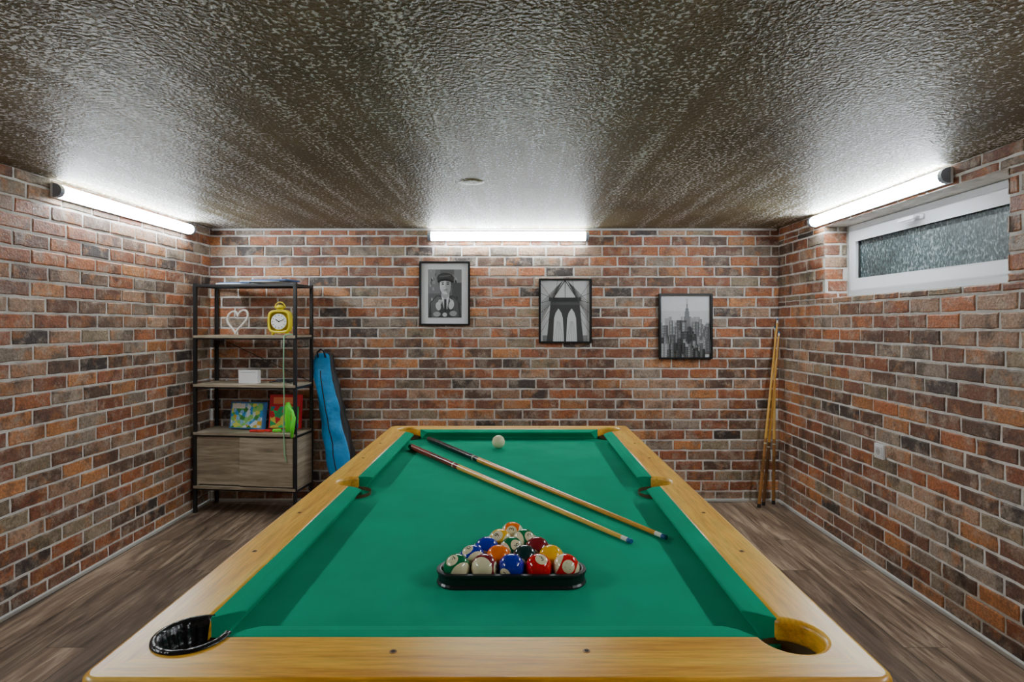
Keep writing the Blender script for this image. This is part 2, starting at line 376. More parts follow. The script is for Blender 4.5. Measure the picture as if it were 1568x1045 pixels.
def cloth_material():
    m, nt, p = new_mat('green_baize'); L = nt.links.new
    g = node(nt, 'ShaderNodeNewGeometry')
    n = node(nt, 'ShaderNodeTexNoise', i_Scale=5.0, i_Detail=5.0); L(g.outputs['Position'], n.inputs['Vector'])
    n2 = node(nt, 'ShaderNodeTexNoise', i_Scale=500.0, i_Detail=2.0); L(g.outputs['Position'], n2.inputs['Vector'])
    r = ramp(nt, [(0.3, (0.0, 0.275, 0.140)), (0.7, (0.0, 0.335, 0.180))]); L(n.outputs['Fac'], r.inputs[0])
    L(r.outputs[0], p.inputs['Base Color']); p.inputs['Roughness'].default_value = 0.95; p.inputs['Specular IOR Level'].default_value = 0.1
    b = node(nt, 'ShaderNodeBump', i_Strength=0.2, i_Distance=0.001); L(n2.outputs['Fac'], b.inputs['Height']); L(b.outputs[0], p.inputs['Normal'])
    return m
M_CLOTH = cloth_material()
def arc(cx, cy, r, a0, a1, n=14):
    return [(cx+r*math.cos(math.radians(a0+(a1-a0)*i/n)), cy+r*math.sin(math.radians(a0+(a1-a0)*i/n))) for i in range(n+1)]
bvl = .010
def flat_curve(name, loops, z, ext, bev, mat, parent):
    cu = bpy.data.curves.new(name, 'CURVE'); cu.dimensions = '2D'; cu.fill_mode = 'BOTH'
    for lp in loops:
        s = cu.splines.new('POLY'); s.points.add(len(lp)-1)
        for pt, (x, y) in zip(s.points, lp): pt.co = (x, y, 0, 1)
        s.use_cyclic_u = True
    cu.extrude = ext; cu.bevel_depth = bev; cu.bevel_resolution = 4
    ob = bpy.data.objects.new(name, cu); COLL.objects.link(ob)
    bpy.context.view_layer.update()
    me = bpy.data.meshes.new_from_object(ob.evaluated_get(bpy.context.evaluated_depsgraph_get()))
    bpy.data.objects.remove(ob)
    me.transform(Matrix.Translation((0, 0, z))); me.materials.clear(); me.materials.append(mat)
    o = bpy.data.objects.new(name, me); COLL.objects.link(o)
    if parent: o.parent = parent; o.matrix_parent_inverse = Matrix.Translation(parent.location).inverted()
    return o
ro = .022; b_ = bvl
ox0, ox1, oy0, oy1 = TX0+b_, TX1-b_, TY0+b_, TY1-b_
outer = arc(ox0+ro, oy0+ro, ro, 180, 270, 8)+arc(ox1-ro, oy0+ro, ro, 270, 360, 8)+arc(ox1-ro, oy1-ro, ro, 0, 90, 8)+arc(ox0+ro, oy1-ro, ro, 90, 180, 8)
R = PR+b_; aa = math.degrees(math.asin(b_/R))
inner = arc(IX0, IY0, R, -aa, -270+aa, 24) + arc(IX0, YM, R, -90-aa, -270+aa, 14) + arc(IX0, IY1, R, 270-aa, aa, 24) + \
        arc(IX1, IY1, R, 180-aa, -90+aa, 24) + arc(IX1, YM, R, 90-aa, -90+aa, 14) + arc(IX1, IY0, R, 90-aa, -180+aa, 24)
rail = flat_curve('rail_frame', [outer, inner], TZ-.0225, .0125, b_, M_OAK, table)
for p in rail.data.polygons: p.use_smooth = abs(p.normal.z) < .999
Rb = .052
bed = arc(IX0-.008, IY0-.008, Rb+.008, 0, 90, 10)+arc(IX0-.012, YM, Rb-.008, -90, 90, 12)+arc(IX0-.008, IY1+.008, Rb+.008, -90, 0, 10)+arc(IX1+.008, IY1+.008, Rb+.008, 180, 270, 10)+arc(IX1+.012, YM, Rb-.008, 270, 90, 12)+arc(IX1+.008, IY0-.008, Rb+.008, 90, 180, 10)
flat_curve('slate_bed_cloth', [bed], BED-.012, .012, 0, M_CLOTH, table)
def cushion(mb, p0, p1, inward, t0, t1):
    p0, p1, I = Vector(p0), Vector(p1), Vector(inward); D = (p1-p0).normalized(); Ln = (p1-p0).length
    prof = [(-.004, TZ-.0015), (.022, TZ-.0025), (.040, TZ-.006), (.046, TZ-.008), (.0465, TZ-.012), (.026, BED+.014), (.020, BED), (-.004, BED)]
    rings = []
    for k in (0, 1):
        ring = []
        for d, z in prof:
            w = max(0, d)/.046
            s = t0*w if k == 0 else Ln-t1*w
            q = p0 + D*s + I*d; ring.append(Vector((q.x, q.y, z)))
        rings.append(ring)
    n = len(prof)
    fs = [(i, (i+1) % n, n+(i+1) % n, n+i) for i in range(n)] + [list(range(n))[::-1], list(range(n, 2*n))]
    mb.add(rings[0]+rings[1], fs, 0)
mb = MB(); g = PR+.004
cushion(mb, (IX0, IY0+g, 0), (IX0, YM-g, 0), (1, 0, 0), .045, .018)
cushion(mb, (IX0, YM+g, 0), (IX0, IY1-g, 0), (1, 0, 0), .018, .045)
cushion(mb, (IX1, IY0+g, 0), (IX1, YM-g, 0), (-1, 0, 0), .045, .018)
cushion(mb, (IX1, YM+g, 0), (IX1, IY1-g, 0), (-1, 0, 0), .018, .045)
cushion(mb, (IX0+g, IY0, 0), (IX1-g, IY0, 0), (0, 1, 0), .045, .045)
cushion(mb, (IX0+g, IY1, 0), (IX1-g, IY1, 0), (0, -1, 0), .045, .045)
me_c = mb.build('cushions', [M_CLOTH], table, bevel=.002)
bm = bmesh.new(); bm.from_mesh(me_c.data); bmesh.ops.recalc_face_normals(bm, faces=bm.faces); bm.to_mesh(me_c.data); bm.free()
# pockets
M_POCK = plain('pocket_brown', (0.09, 0.052, 0.02), 0.5, bump=.3)
M_PLAS = plain('black_plastic', (0.010, 0.010, 0.011), 0.22, bump=.9, bscale=55, bdist=.004)
M_RACK = plain('rack_plastic', (0.012, 0.012, 0.014), 0.3)
mb = MB()
for (cx, cy) in [(IX0, IY0), (IX0, YM), (IX0, IY1), (IX1, IY1), (IX1, YM), (IX1, IY0)]:
    n = 28
    for (r0, z0, r1, z1) in [(PR+.003, TZ-.036, PR+.001, TZ-.11), (PR+.001, TZ-.11, PR-.02, TZ-.13), (PR-.02, TZ-.13, .001, TZ-.133)]:
        vs = [(cx+r0*math.cos(2*math.pi*k/n), cy+r0*math.sin(2*math.pi*k/n), z0) for k in range(n)] + [(cx+r1*math.cos(2*math.pi*k/n), cy+r1*math.sin(2*math.pi*k/n), z1) for k in range(n)]
        mb.add(vs, [(k, n+k, n+(k+1) % n, (k+1) % n) for k in range(n)], 0, smooth=True)
mb.build('pocket_cups', [M_POCK], table)
mb = MB()
na = 72
angs = [5-i*(280/na) for i in range(na+1)]
rr = []
for i, a in enumerate(angs):
    ca, sa = math.cos(math.radians(a)), math.sin(math.radians(a))
    rib = .0032 if (i % 6) < 2 else 0.0
    prof = [(PR+.011, TZ+.0005), (PR+.010, TZ+.004), (PR+.003, TZ+.0055), (PR-.003, TZ+.002), (PR-.005-rib, TZ-.012), (PR-.009-rib, TZ-.030), (PR-.013-rib*1.4, TZ-.038), (PR-.021-rib, TZ-.041), (PR-.022-rib, TZ-.060), (PR-.016, TZ-.090)]
    rr.append([(IX0+r*ca, IY0+r*sa, z) for r, z in prof])
for i in range(len(rr)-1):
    m_ = len(prof); mb.add(rr[i]+rr[i+1], [(k, k+1, m_+k+1, m_+k) for k in range(m_-1)], 0, smooth=True)
mb.build('pocket_liner', [M_PLAS], table, merge=True)
# sights
mb = MB()
xm = (TX0+TX1)/2
sights = [(xm-.162, .977), (xm+.164, .979), (xm-.164, TY1-.05), (xm+.164, TY1-.05)]
for yy in (1.41, 1.70, 2.40, 2.70):
    sights += [(TX0+.05, yy), (TX1-.05, yy)]
for x, y in sights:
    mb.tube([(x, y, TZ-.002), (x, y, TZ+.0006)], .0064, 14, mat=0)
    mb.tube([(x, y, TZ-.001), (x, y, TZ+.0010)], .0036, 10, mat=1)
mb.build('rail_sights', [plain('sight_wood', (.30, .13, .03), .4), plain('sight_hole', (.03, .015, .006), .7)], table)
# body
mb = MB()
a, c = .018, .03
mb.box((TX0+a, TY0+a, .58), (TX1-a, TY0+a+c, TZ-.044)); mb.box((TX0+a, TY1-a-c, .58), (TX1-a, TY1-a, TZ-.044))
mb.box((TX0+a, TY0+a+c, .58), (TX0+a+c, TY1-a-c, TZ-.044)); mb.box((TX1-a-c, TY0+a+c, .58), (TX1-a, TY1-a-c, TZ-.044))
mb.box((TX0+a+c, TY0+a+c, .58), (TX1-a-c, TY1-a-c, .60))
mb.build('apron', [M_OAK], table, bevel=.004)
mb = MB()
for x in (TX0+.13, TX1-.13):
    for y in (TY0+.2, TY1-.2):
        mb.tube([(x, y, 0), (x, y, .03), (x, y, .031), (x, y, .5), (x, y, .58)], [.07, .07, .058, .085, .09], 4, smooth=False)
mb.build('legs', [M_OAK], table, bevel=.005)

# ------------------------------------------------------------------ balls
BR = .0315
BC = dict(y=(.95,.50,.01), b=(.008,.02,.38), r=(.68,.008,.008), p=(.07,.01,.20), o=(.92,.17,.005), g=(.0,.17,.055), m=(.22,.012,.02), k=(.006,.03,.03))
M_NUM = plain('ball_number_ink', (.01, .01, .01), .3)
def ball_material(key, stripe, cue=False):
    m, nt, p = new_mat('ball_' + key + ('_stripe' if stripe else '')); L = nt.links.new
    tc = node(nt, 'ShaderNodeTexCoord'); sp = node(nt, 'ShaderNodeSeparateXYZ'); L(tc.outputs['Object'], sp.inputs[0])
    white = (.84, .76, .48, 1)
    p.inputs['Roughness'].default_value = 0.08
    if cue:
        p.inputs['Base Color'].default_value = (.84, .78, .50, 1); return m
    def M(op, a, b=0.0):
        n = node(nt, 'ShaderNodeMath', operation=op)
        for i, q in enumerate((a, b)):
            if isinstance(q, (int, float)): n.inputs[i].default_value = q
            else: L(q, n.inputs[i])
        return n.outputs[0]
    spot = M('GREATER_THAN', M('ABSOLUTE', sp.outputs[0]), BR*.885)
    if stripe: w = M('MAXIMUM', spot, M('GREATER_THAN', M('ABSOLUTE', sp.outputs[2]), BR*.58))
    else: w = spot
    mx = node(nt, 'ShaderNodeMixRGB'); mx.inputs[1].default_value = c4(BC[key]); mx.inputs[2].default_value = white; L(w, mx.inputs[0])
    L(mx.outputs[0], p.inputs['Base Color'])
    return m
def text_mesh(txt, size):
    cu = bpy.data.curves.new('t', 'FONT'); cu.body = txt; cu.size = size; cu.align_x = 'CENTER'; cu.align_y = 'CENTER'; cu.resolution_u = 3
    ob = bpy.data.objects.new('t', cu); COLL.objects.link(ob); bpy.context.view_layer.update()
    me = bpy.data.meshes.new_from_object(ob.evaluated_get(bpy.context.evaluated_depsgraph_get()))
    bpy.data.objects.remove(ob); return me
def ball(loc, key, num, stripe, rot, parent=None, name='pool_ball', cue=False):
    bm = bmesh.new(); bmesh.ops.create_uvsphere(bm, u_segments=40, v_segments=24, radius=BR)
    for f in bm.faces: f.smooth = True
    if num:
        t = text_mesh(str(num), .020)
        for s in (1, -1):
            t2 = t.copy(); nf = len(bm.faces)
            for v in t2.vertices:
                q = Vector((s*BR, s*v.co.x, v.co.y)).normalized()*(BR*1.003); v.co = q
            bm.from_mesh(t2); bm.faces.ensure_lookup_table()
            for f in bm.faces[nf:]: f.material_index = 1
    me = bpy.data.meshes.new(name); bm.to_mesh(me); bm.free()
    me.materials.append(ball_material(key, stripe, cue)); me.materials.append(M_NUM)
    o = bpy.data.objects.new(name, me); o.location = loc; COLL.objects.link(o)
    o.rotation_euler = rot
    if parent: o.parent = parent; o.matrix_parent_inverse = Matrix.Translation(parent.location).inverted()
    return o
RXc = -0.015; RY0 = 1.352
def face(yaw=0, pitch=0, roll=0):
    return (Matrix.Rotation(math.radians(yaw-90), 3, 'Z') @ Matrix.Rotation(math.radians(-pitch), 3, 'Y') @ Matrix.Rotation(math.radians(roll), 3, 'X')).to_euler()
rows = [
 [('g',14,True,face(-35,55,65)), ('m',15,True,face(75,5,75)), ('b',2,False,face(150,10,0)), ('r',3,False,face(25,62,10)), ('r',11,True,face(8,28,60))],
 [('b',10,True,face(-50,60,80)), ('o',5,False,face(130,5,0)), ('k',8,False,face(160,5,0)), ('y',1,False,face(120,5,0))],
 [('b',4,False,face(170,10,0)), ('g',6,True,face(30,40,100)), ('m',7,False,face(160,5,0))],
 [('y',9,True,face(-20,50,80)), ('g',12,True,face(40,40,80))],
 [('o',13,True,face(-5,34,85))],
]
for ri, row in enumerate(rows):
    y = RY0 + ri*BR*math.sqrt(3)*1.005; n = len(row)
    for k, (key, num, st, rot) in enumerate(row):
        ball((RXc+(k-(n-1)/2)*BR*2*1.01, y, BED+BR+.0003), key, num, st, rot)
ball((-.094, 2.81, BED+BR+.0006), 'w', None, False, (0, 0, 0), name='cue_ball', cue=True)
def tri_loop(off, n=8):
    d = BR*2*1.01*4
    A = [Vector((RXc-d/2, RY0)), Vector((RXc+d/2, RY0)), Vector((RXc, RY0+BR*math.sqrt(3)*1.005*4))]
    pts = []
    dirs = [(-150), (-30), 90]
    for v, dd in zip(A, dirs):
        for i in range(n+1):
            a = math.radians(dd-60+120*i/n); pts.append((v.x+math.cos(a)*off, v.y+math.sin(a)*off))
    return pts
rk = MB()
lo_, li_ = tri_loop(BR+.014), tri_loop(BR+.003)
zs = [(lo_, BED+.001), (tri_loop(BR+.0155), BED+.004), (tri_loop(BR+.012), BED+.009), (tri_loop(BR+.012), BED+.024), (tri_loop(BR+.0155), BED+.028), (tri_loop(BR+.015), BED+.033), (tri_loop(BR+.006), BED+.034), (li_, BED+.030), (li_, BED+.001)]
n = len(lo_)
for i in range(len(zs)):
    (l0, z0), (l1, z1) = zs[i], zs[(i+1) % len(zs)]
    rk.add([(x, y, z0) for x, y in l0]+[(x, y, z1) for x, y in l1], [(k, (k+1) % n, n+(k+1) % n, n+k) for k in range(n)], 0)
rk.build('triangle_rack', [M_RACK], bevel=.001)

# ------------------------------------------------------------------ cues
M_CUE = colmat('lacquered_cue', .22, coat=.3, bscale=30)
WOOD1 = (.85, .48, .09); WOOD2 = (.66, .31, .04)
def cue(p0, p1, butt, wood, name='pool_cue', r0=.0145, r1=.0062, frac=.34):
    p0, p1 = Vector(p0), Vector(p1)
    st = [(0, .9, (.02,.02,.02)), (.004, 1, (.02,.02,.02)), (.02, 1, butt), (frac*.55, None, tuple(c*.6 for c in butt)), (frac*.8, None, butt), (frac, None, (.6,.55,.4)), (frac+.006, None, butt), (frac+.03, None, wood), (.6, None, wood), (.8, None, wood), (.975, None, (.85,.82,.72)), (.99, None, (.03,.12,.35)), (1.0, None, (.03,.12,.35))]
    pts, rad, col = [], [], []
    for t, s, c in st:
        pts.append(p0.lerp(p1, t)); rad.append((r0+(r1-r0)*t)*(s or 1)); col.append(c)
    mb = MB(); mb.tube(pts, rad, 20, 0, col); return mb.build(name, [M_CUE])
cue((-.515, 2.785, BED+.015), (.310, 1.582, BED+.0075), (.22, .018, .012), WOOD1, frac=.30)
cue((-.455, 2.965, BED+.015), (.412, 1.611, BED+.0075), (.010, .010, .014), WOOD2, frac=.30)
def lean(bx, by, tx, ty, tz, wood, butt):
    cue((bx, by, .016), (tx, ty, tz), butt, wood, frac=.33, r0=.0135)
lean(1.81, 4.36, 2.030, 4.535, 1.44, (.72, .38, .06), (.34, .15, .04))
lean(1.87, 4.42, 2.022, 4.49, 1.34, (.58, .28, .05), (.14, .06, .02))
lean(1.96, 4.45, 2.018, 4.552, 1.38, (.75, .44, .11), (.30, .13, .035))

# ------------------------------------------------------------------ pictures
M_PRINT = colmat('print_paper', .5, bscale=120)
M_BLKFR = plain('black_frame', (.012, .012, .013), .3)
def picture(px0, py0, px1, py1, draw):
    S = 194.0
    x0, x1 = (px0-793)/S, (px1-793)/S; z1, z0 = 1.39+(498-py0)/S, 1.39+(498-py1)/S
    w, h = x1-x0, z1-z0; ft = .015
    e = empty('framed_picture', ((x0+x1)/2, YB-.02, (z0+z1)/2))
    mb = MB(); ya, yb = YB-.034, YB-.008
    mb.box((x0, ya, z0), (x1, yb, z0+ft)); mb.box((x0, ya, z1-ft), (x1, yb, z1)); mb.box((x0, ya, z0+ft), (x0+ft, yb, z1-ft)); mb.box((x1-ft, ya, z0+ft), (x1, yb, z1-ft))
    mb.box((x0+ft, YB-.014, z0+ft), (x1-ft, yb, z1-ft))
    mb.build('frame', [M_BLKFR], e, bevel=.002)
    pm = MB(); cnt = [0]
    def poly(pts, g):
        cnt[0] += 1; y = YB-.0145-cnt[0]*.00004
        col = (g*.97, g, g*1.04) if not hasattr(g, '__len__') else g
        P = [(x0+ft+(w-2*ft)*u, y, z0+ft+(h-2*ft)*v) for u, v in pts]
        ar = sum(pts[i][0]*pts[(i+1) % len(pts)][1]-pts[(i+1) % len(pts)][0]*pts[i][1] for i in range(len(pts)))
        if ar < 0: P = P[::-1]
        pm.add(P, [list(range(len(P)))], 0, col)
    def ell(cx, cy, rx, ry, g, rot=0, n=20):
        c, s = math.cos(rot), math.sin(rot)
        poly([(cx+rx*math.cos(t)*c-ry*math.sin(t)*s, cy+(rx*math.cos(t)*s+ry*math.sin(t)*c)) for t in [2*math.pi*k/n for k in range(n)]], g)
    def rect(a, b, c, d, g): poly([(a, b), (c, b), (c, d), (a, d)], g)
    def line(a, b, c, d, t, g):
        dx, dy = c-a, d-b; l = math.hypot(dx, dy); nx, ny = -dy/l*t/2, dx/l*t/2
        poly([(a+nx, b+ny), (a-nx, b-ny), (c-nx, d-ny), (c+nx, d+ny)], g)
    draw(poly, ell, rect, line); pm.build('print', [M_PRINT], e, merge=False)

def portrait(poly, ell, rect, line):
    rect(0, 0, 1, 1, .80); rect(.14, .1, .86, .9, .13); rect(.14, .5, .40, .9, .20); rect(.66, .3, .86, .7, .08); rect(.14, .66, .3, .9, .28); rect(.7, .68, .86, .9, .24)
    for i in range(26):
        a = random.uniform(.16, .84); b = random.uniform(.4, .88)
        if abs(a-.5) > .17: ell(a, b, .018, .03, random.choice([.04, .25, .34, .14, .4]), random.random())
    poly([(.15, .1), (.18, .34), (.32, .47), (.68, .47), (.82, .34), (.86, .1)], .05)
    poly([(.2, .34), (.34, .46), (.42, .44), (.36, .1), (.22, .1)], .13); poly([(.66, .45), (.78, .36), (.8, .12), (.7, .1)], .10)
    poly([(.42, .48), (.60, .48), (.55, .24), (.48, .24)], .70); poly([(.485, .44), (.535, .44), (.54, .24), (.51, .18), (.48, .24)], .03)
    poly([(.44, .56), (.58, .56), (.60, .46), (.51, .40), (.42, .46)], .40)
    ell(.51, .655, .140, .155, .04)
    ell(.51, .635, .122, .150, .66); ell(.57, .62, .060, .125, .34); ell(.465, .575, .045, .05, .58)
    poly([(.35, .70), (.33, .76), (.36, .81), (.45, .845), (.57, .84), (.66, .81), (.70, .76), (.68, .70), (.60, .725), (.51, .735), (.42, .725)], .05)
    poly([(.34, .705), (.42, .74), (.51, .75), (.60, .74), (.70, .70), (.67, .675), (.60, .70), (.51, .71), (.42, .70), (.36, .675)], .015)
    line(.38, .78, .62, .80, .02, .12)
    line(.425, .68, .485, .684, .014, .05); line(.54, .684, .60, .68, .014, .05)
    ell(.457, .655, .026, .012, .04); ell(.568, .655, .026, .012, .04)
    poly([(.505, .665), (.488, .600), (.538, .595)], .50); line(.475, .557, .555, .560, .012, .08); ell(.513, .535, .03, .009, .45)
    ell(.36, .29, .055, .07, .58, .4); ell(.64, .31, .055, .075, .58, -.4)
    for i in range(4):
        line(.345+i*.022, .32, .38+i*.022, .40, .014, .68); line(.61+i*.02, .42-i*.01, .63+i*.02, .33, .014, .68)
    ell(.33, .16, .08, .04, .38); ell(.68, .17, .08, .045, .34); ell(.5, .15, .05, .035, .6)
def bridge(poly, ell, rect, line):
    rect(0, 0, 1, 1, .68); rect(0, .6, 1, 1, .76)
    D = .06
    rect(.04, .0, .96, .10, .25)
    poly([(.12, 0), (.20, .62), (.20, .69), (.80, .69), (.80, .62), (.88, 0)], D)
    rect(.17, .66, .83, .72, .04); rect(.2, .60, .8, .64, .10)
    for cx in (.365, .635):
        w = .09
        pts = [(cx-w*1.25, 0), (cx-w, .38)]
        pts += [(cx-w+w*.35, .47), (cx, .54), (cx+w-w*.35, .47), (cx+w, .38), (cx+w*1.25, 0)]
        poly(pts, .74)
        for k in range(5): line(cx-w*1.1+k*w*.55, 0, cx-w*.3+k*w*.15, .33, .006, .3)
    for k in range(9):
        t = k/8
        line(.5-.05, .99, .02, .64-.28*t, .007, .10); line(.55, .99, .98, .64-.28*t, .007, .10)
    for k in range(6):
        line(.22+.04*k, .7, .0, .95-.16*k, .006, .08); line(.78-.04*k, .7, 1, .95-.16*k, .006, .08)
    line(.5, 1, .25, .7, .014, .04); line(.5, 1, .75, .7, .014, .04); line(.5, 1, .5, .7, .010, .04)
    line(.35, 1, .28, .7, .007, .08); line(.65, 1, .72, .7, .007, .08)
def skyline(poly, ell, rect, line):
    rect(0, 0, 1, 1, .80); rect(0, .55, 1, .75, .68)
    rnd = random.Random(5)
    for k in range(22):
        x = rnd.uniform(-.02, .95); w = rnd.uniform(.03, .09); h = rnd.uniform(.52, .66); rect(max(0, x), .3, min(1, x+w), h, rnd.choice([.35, .4, .48]))
    rect(.47, .4, .60, .66, .20); rect(.49, .6, .58, .74, .20); rect(.505, .7, .565, .79, .18); rect(.525, .78, .545, .86, .15); rect(.531, .84, .539, .95, .12)
    for layer, (hm, n, gs) in enumerate([(.52, 26, [.14, .22, .28, .10]), (.40, 28, [.07, .16, .26, .05]), (.27, 26, [.05, .12, .3, .03]), (.14, 24, [.03, .08, .18, .4])]):
        for k in range(n):
            x = rnd.uniform(0, .93); w = rnd.uniform(.04, .10); h = hm+rnd.uniform(-.06, .10); g = rnd.choice(gs); x1 = min(1, x+w); b = max(0, hm-.2)
            rect(x, b, x1, h, g); rect(x+(x1-x)*.6, b, x1, h, g*.5)
            for q in range(4):
                zz = b+(h-b)*(.2+.2*q); rect(x+.006, zz, x+(x1-x)*.55, zz+.008, min(.6, g*2.2))
picture(643, 401, 720, 499, portrait)
picture(825, 427, 905, 526, bridge)
picture(1008, 450, 1089, 550, skyline)

# ------------------------------------------------------------------ wall socket
M_WPL = plain('white_plastic', (.75, .76, .76), .35, var=.03)
mb = MB(); sy, sz = 3.285, .675
mb.box((XR-.018, sy-.041, sz-.041), (XR-.005, sy+.041, sz+.041)); mb.box((XR-.022, sy-.030, sz-.030), (XR-.017, sy+.030, sz+.030))
mb.tube([(XR-.0225, sy, sz), (XR-.0215, sy, sz)], .020, 20, mat=1)
for s in (-.009, .009): mb.tube([(XR-.0235, sy+s, sz), (XR-.0225, sy+s, sz)], .0025, 8, mat=2)
mb.build('wall_socket', [M_WPL, plain('socket_recess', (.5, .5, .5), .4), M_BLKFR], bevel=.002)
mb = MB(); mb.tube([(-.246, 3.08, H-.0022), (-.246, 3.08, H+.001)], [.035, .085], 28); mb.build('ceiling_patch', [M_CEIL])

# ------------------------------------------------------------------ shelf unit
sh_o = Vector((-2.400, 4.285, 0)); wv = Vector((.795, -.09, 0)); dirW = wv.normalized(); dirD = Vector((-dirW.y, dirW.x, 0)); SW, SD = wv.length, .275
SM = Matrix(((dirW.x, dirD.x, 0, sh_o.x), (dirW.y, dirD.y, 0, sh_o.y), (0, 0, 1, 0), (0, 0, 0, 1)))
def greywood():
    m, nt, p = new_mat('grey_oak'); L = nt.links.new
    tc = node(nt, 'ShaderNodeNewGeometry'); mp = node(nt, 'ShaderNodeMapping'); mp.inputs['Scale'].default_value = (2, 2, 26); L(tc.outputs['Position'], mp.inputs[0])
    n = node(nt, 'ShaderNodeTexNoise', i_Scale=1.6, i_Detail=8.0, i_Roughness=.65, i_Distortion=.8); L(mp.outputs[0], n.inputs['Vector'])
    r = ramp(nt, [(.3, (.17, .135, .090)), (.5, (.33, .27, .19)), (.7, (.50, .42, .31))]); L(n.outputs['Fac'], r.inputs[0])
    L(r.outputs[0], p.inputs['Base Color']); p.inputs['Roughness'].default_value = .5; return m
M_GW = greywood(); M_STEEL = plain('black_steel', (.015, .015, .016), .4)
mb = MB(); pw = .022
for x in (0, SW-pw):
    for y in (0, SD-pw):
        mb.box((x, y, 0), (x+pw, y+pw, 1.70), 1, M=SM)
levels = [1.690, 1.300, .940, .585, .19]
for z in levels:
    mb.box((0, 0.002, z-.018), (SW, .016, z), 1, M=SM); mb.box((0, SD-.016, z-.018), (SW, SD-.002, z), 1, M=SM)
    mb.box((.002, 0, z-.018), (.016, SD, z), 1, M=SM); mb.box((SW-.016, 0, z-.018), (SW-.002, SD, z), 1, M=SM)
    if z < 1.6: mb.box((.004, -.004, z-.006), (SW-.004, SD-.004, z+.014), 0, M=SM)
for i in range(1, 18): mb.box((SW*i/18-.002, .01, 1.684), (SW*i/18+.002, SD-.01, 1.688), 1, M=SM)
for i in range(1, 5): mb.box((.01, SD*i/5-.002, 1.680), (SW-.01, SD*i/5+.002, 1.684), 1, M=SM)
cz0, cz1 = .205, .570
mb.box((.024, .012, cz0), (.038, SD-.006, cz1), 0, M=SM); mb.box((SW-.036, .024, cz0), (SW-.003, SD-.006, cz1), 0, M=SM)
mb.box((.024, SD-.02, cz0), (SW-.024, SD-.008, cz1), 0, M=SM)
mb.box((.024, .016, cz0+.008), (SW*.52, .026, cz1-.005), 0, M=SM)
mb.box((SW*.46, -.003, cz0+.008), (SW-.024, .010, cz1-.005), 0, M=SM)
mb.tube([SM @ Vector((.03, SD-.01, 1.29)), SM @ Vector((SW-.03, SD-.01, .96))], .003, 8, mat=1)
mb.build('shelving_unit', [M_GW, M_STEEL], bevel=.0015)

M_COL = colmat('painted_parts', .4)
mb = MB()
def place(x, y, z, rot=0): return SM @ Matrix.Translation((x, y, z)) @ Matrix.Rotation(math.radians(rot), 4, 'Z')
for x, y, z, r, w, d, h, c in [(.30, .13, 1.691, 5, .28, .20, .008, (.7,.75,.8)), (.31, .13, 1.699, -6, .26, .19, .008, (.10,.20,.45)), (.50, .13, 1.707, 3, .30, .21, .008, (.6,.7,.8)), (.58, .12, 1.715, -4, .28, .19, .010, (.04,.12,.32))]:
    mb.box((-w/2, -d/2, 0), (w/2, d/2, h), 0, c, M=place(x, y, z, r))
mb.build('magazine_stack', [M_COL])
def curve_obj(name, pts, r, mat, cyc=False):
    cu = bpy.data.curves.new(name, 'CURVE'); cu.dimensions = '3D'; s = cu.splines.new('NURBS'); s.points.add(len(pts)-1)
    for p, q in zip(s.points, pts): p.co = (*q, 1)
    s.use_cyclic_u = cyc; s.use_endpoint_u = True; s.order_u = 3; cu.bevel_depth = r; cu.bevel_resolution = 3; cu.resolution_u = 6
    ob = bpy.data.objects.new(name, cu); COLL.objects.link(ob); bpy.context.view_layer.update()
    me = bpy.data.meshes.new_from_object(ob.evaluated_get(bpy.context.evaluated_depsgraph_get())); bpy.data.objects.remove(ob)
    me.materials.clear(); me.materials.append(mat)
    for p in me.polygons: p.use_smooth = True
    lo = Vector([min(v.co[i] for v in me.vertices) for i in range(3)]); hi = Vector([max(v.co[i] for v in me.vertices) for i in range(3)]); c = (lo+hi)/2
    me.transform(Matrix.Translation(-c)); o = bpy.data.objects.new(name, me); o.location = c; COLL.objects.link(o); return o
zc = 1.314
hp = []
for k in range(40):
    t = 2*math.pi*k/40
    hx = 16*math.sin(t)**3; hz_ = 13*math.cos(t)-5*math.cos(2*t)-2*math.cos(3*t)-math.cos(4*t)
    hp.append(SM @ (Matrix.Translation((.285, .10, zc+.010)) @ Vector(((hx*math.cos(.18)+hz_*math.sin(.18))*.0052, 0, (hz_+17)*.0060 + hx*.0006))))
hmin = min(p.z for p in hp)
hp = [Vector((p.x, p.y, p.z-hmin+zc+.009)) for p in hp]
curve_obj('heart_ornament', hp, .0080, plain('white_painted_wicker', (.72, .68, .62), .7, bump=.8, bscale=90), cyc=True)
ck = empty('alarm_clock', SM @ Vector((.625, .10, 1.3155)))
CM = place(.625, .10, 1.3155, 4)
M_YEL = plain('yellow_lacquer', (.82, .66, .01), .3)
mb = MB(); n = 32
def sq(r, y, k=4.0):
    out = []
    for i in range(n):
        t = 2*math.pi*i/n; c, s = math.cos(t), math.sin(t); q = (abs(c)**k+abs(s)**k)**(-1/k)
        out.append(CM @ Vector((c*q*r, y, .100+s*q*r)))
    return out
loops = [sq(.070, -.018), sq(.080, -.026), sq(.086, -.018), sq(.087, .018), sq(.078, .028)]
mb.add(sq(.078, .028), [list(range(n))], 0)
for i in range(4): mb.add(loops[i]+loops[i+1], [(k, (k+1) % n, n+(k+1) % n, n+k) for k in range(n)], 0, smooth=True)
mb.tube([CM @ Vector((0, .0, .185)), CM @ Vector((0, 0, .198))], [.03, .02], 16); mb.tube([CM @ Vector((0, 0, .198)), CM @ Vector((0, 0, .215)), CM @ Vector((0, 0, .225))], [.034, .03, .012], 20)
for s in (-1, 1): mb.tube([CM @ Vector((s*.05, 0, .02)), CM @ Vector((s*.06, 0, .001))], [.012, .008], 12)
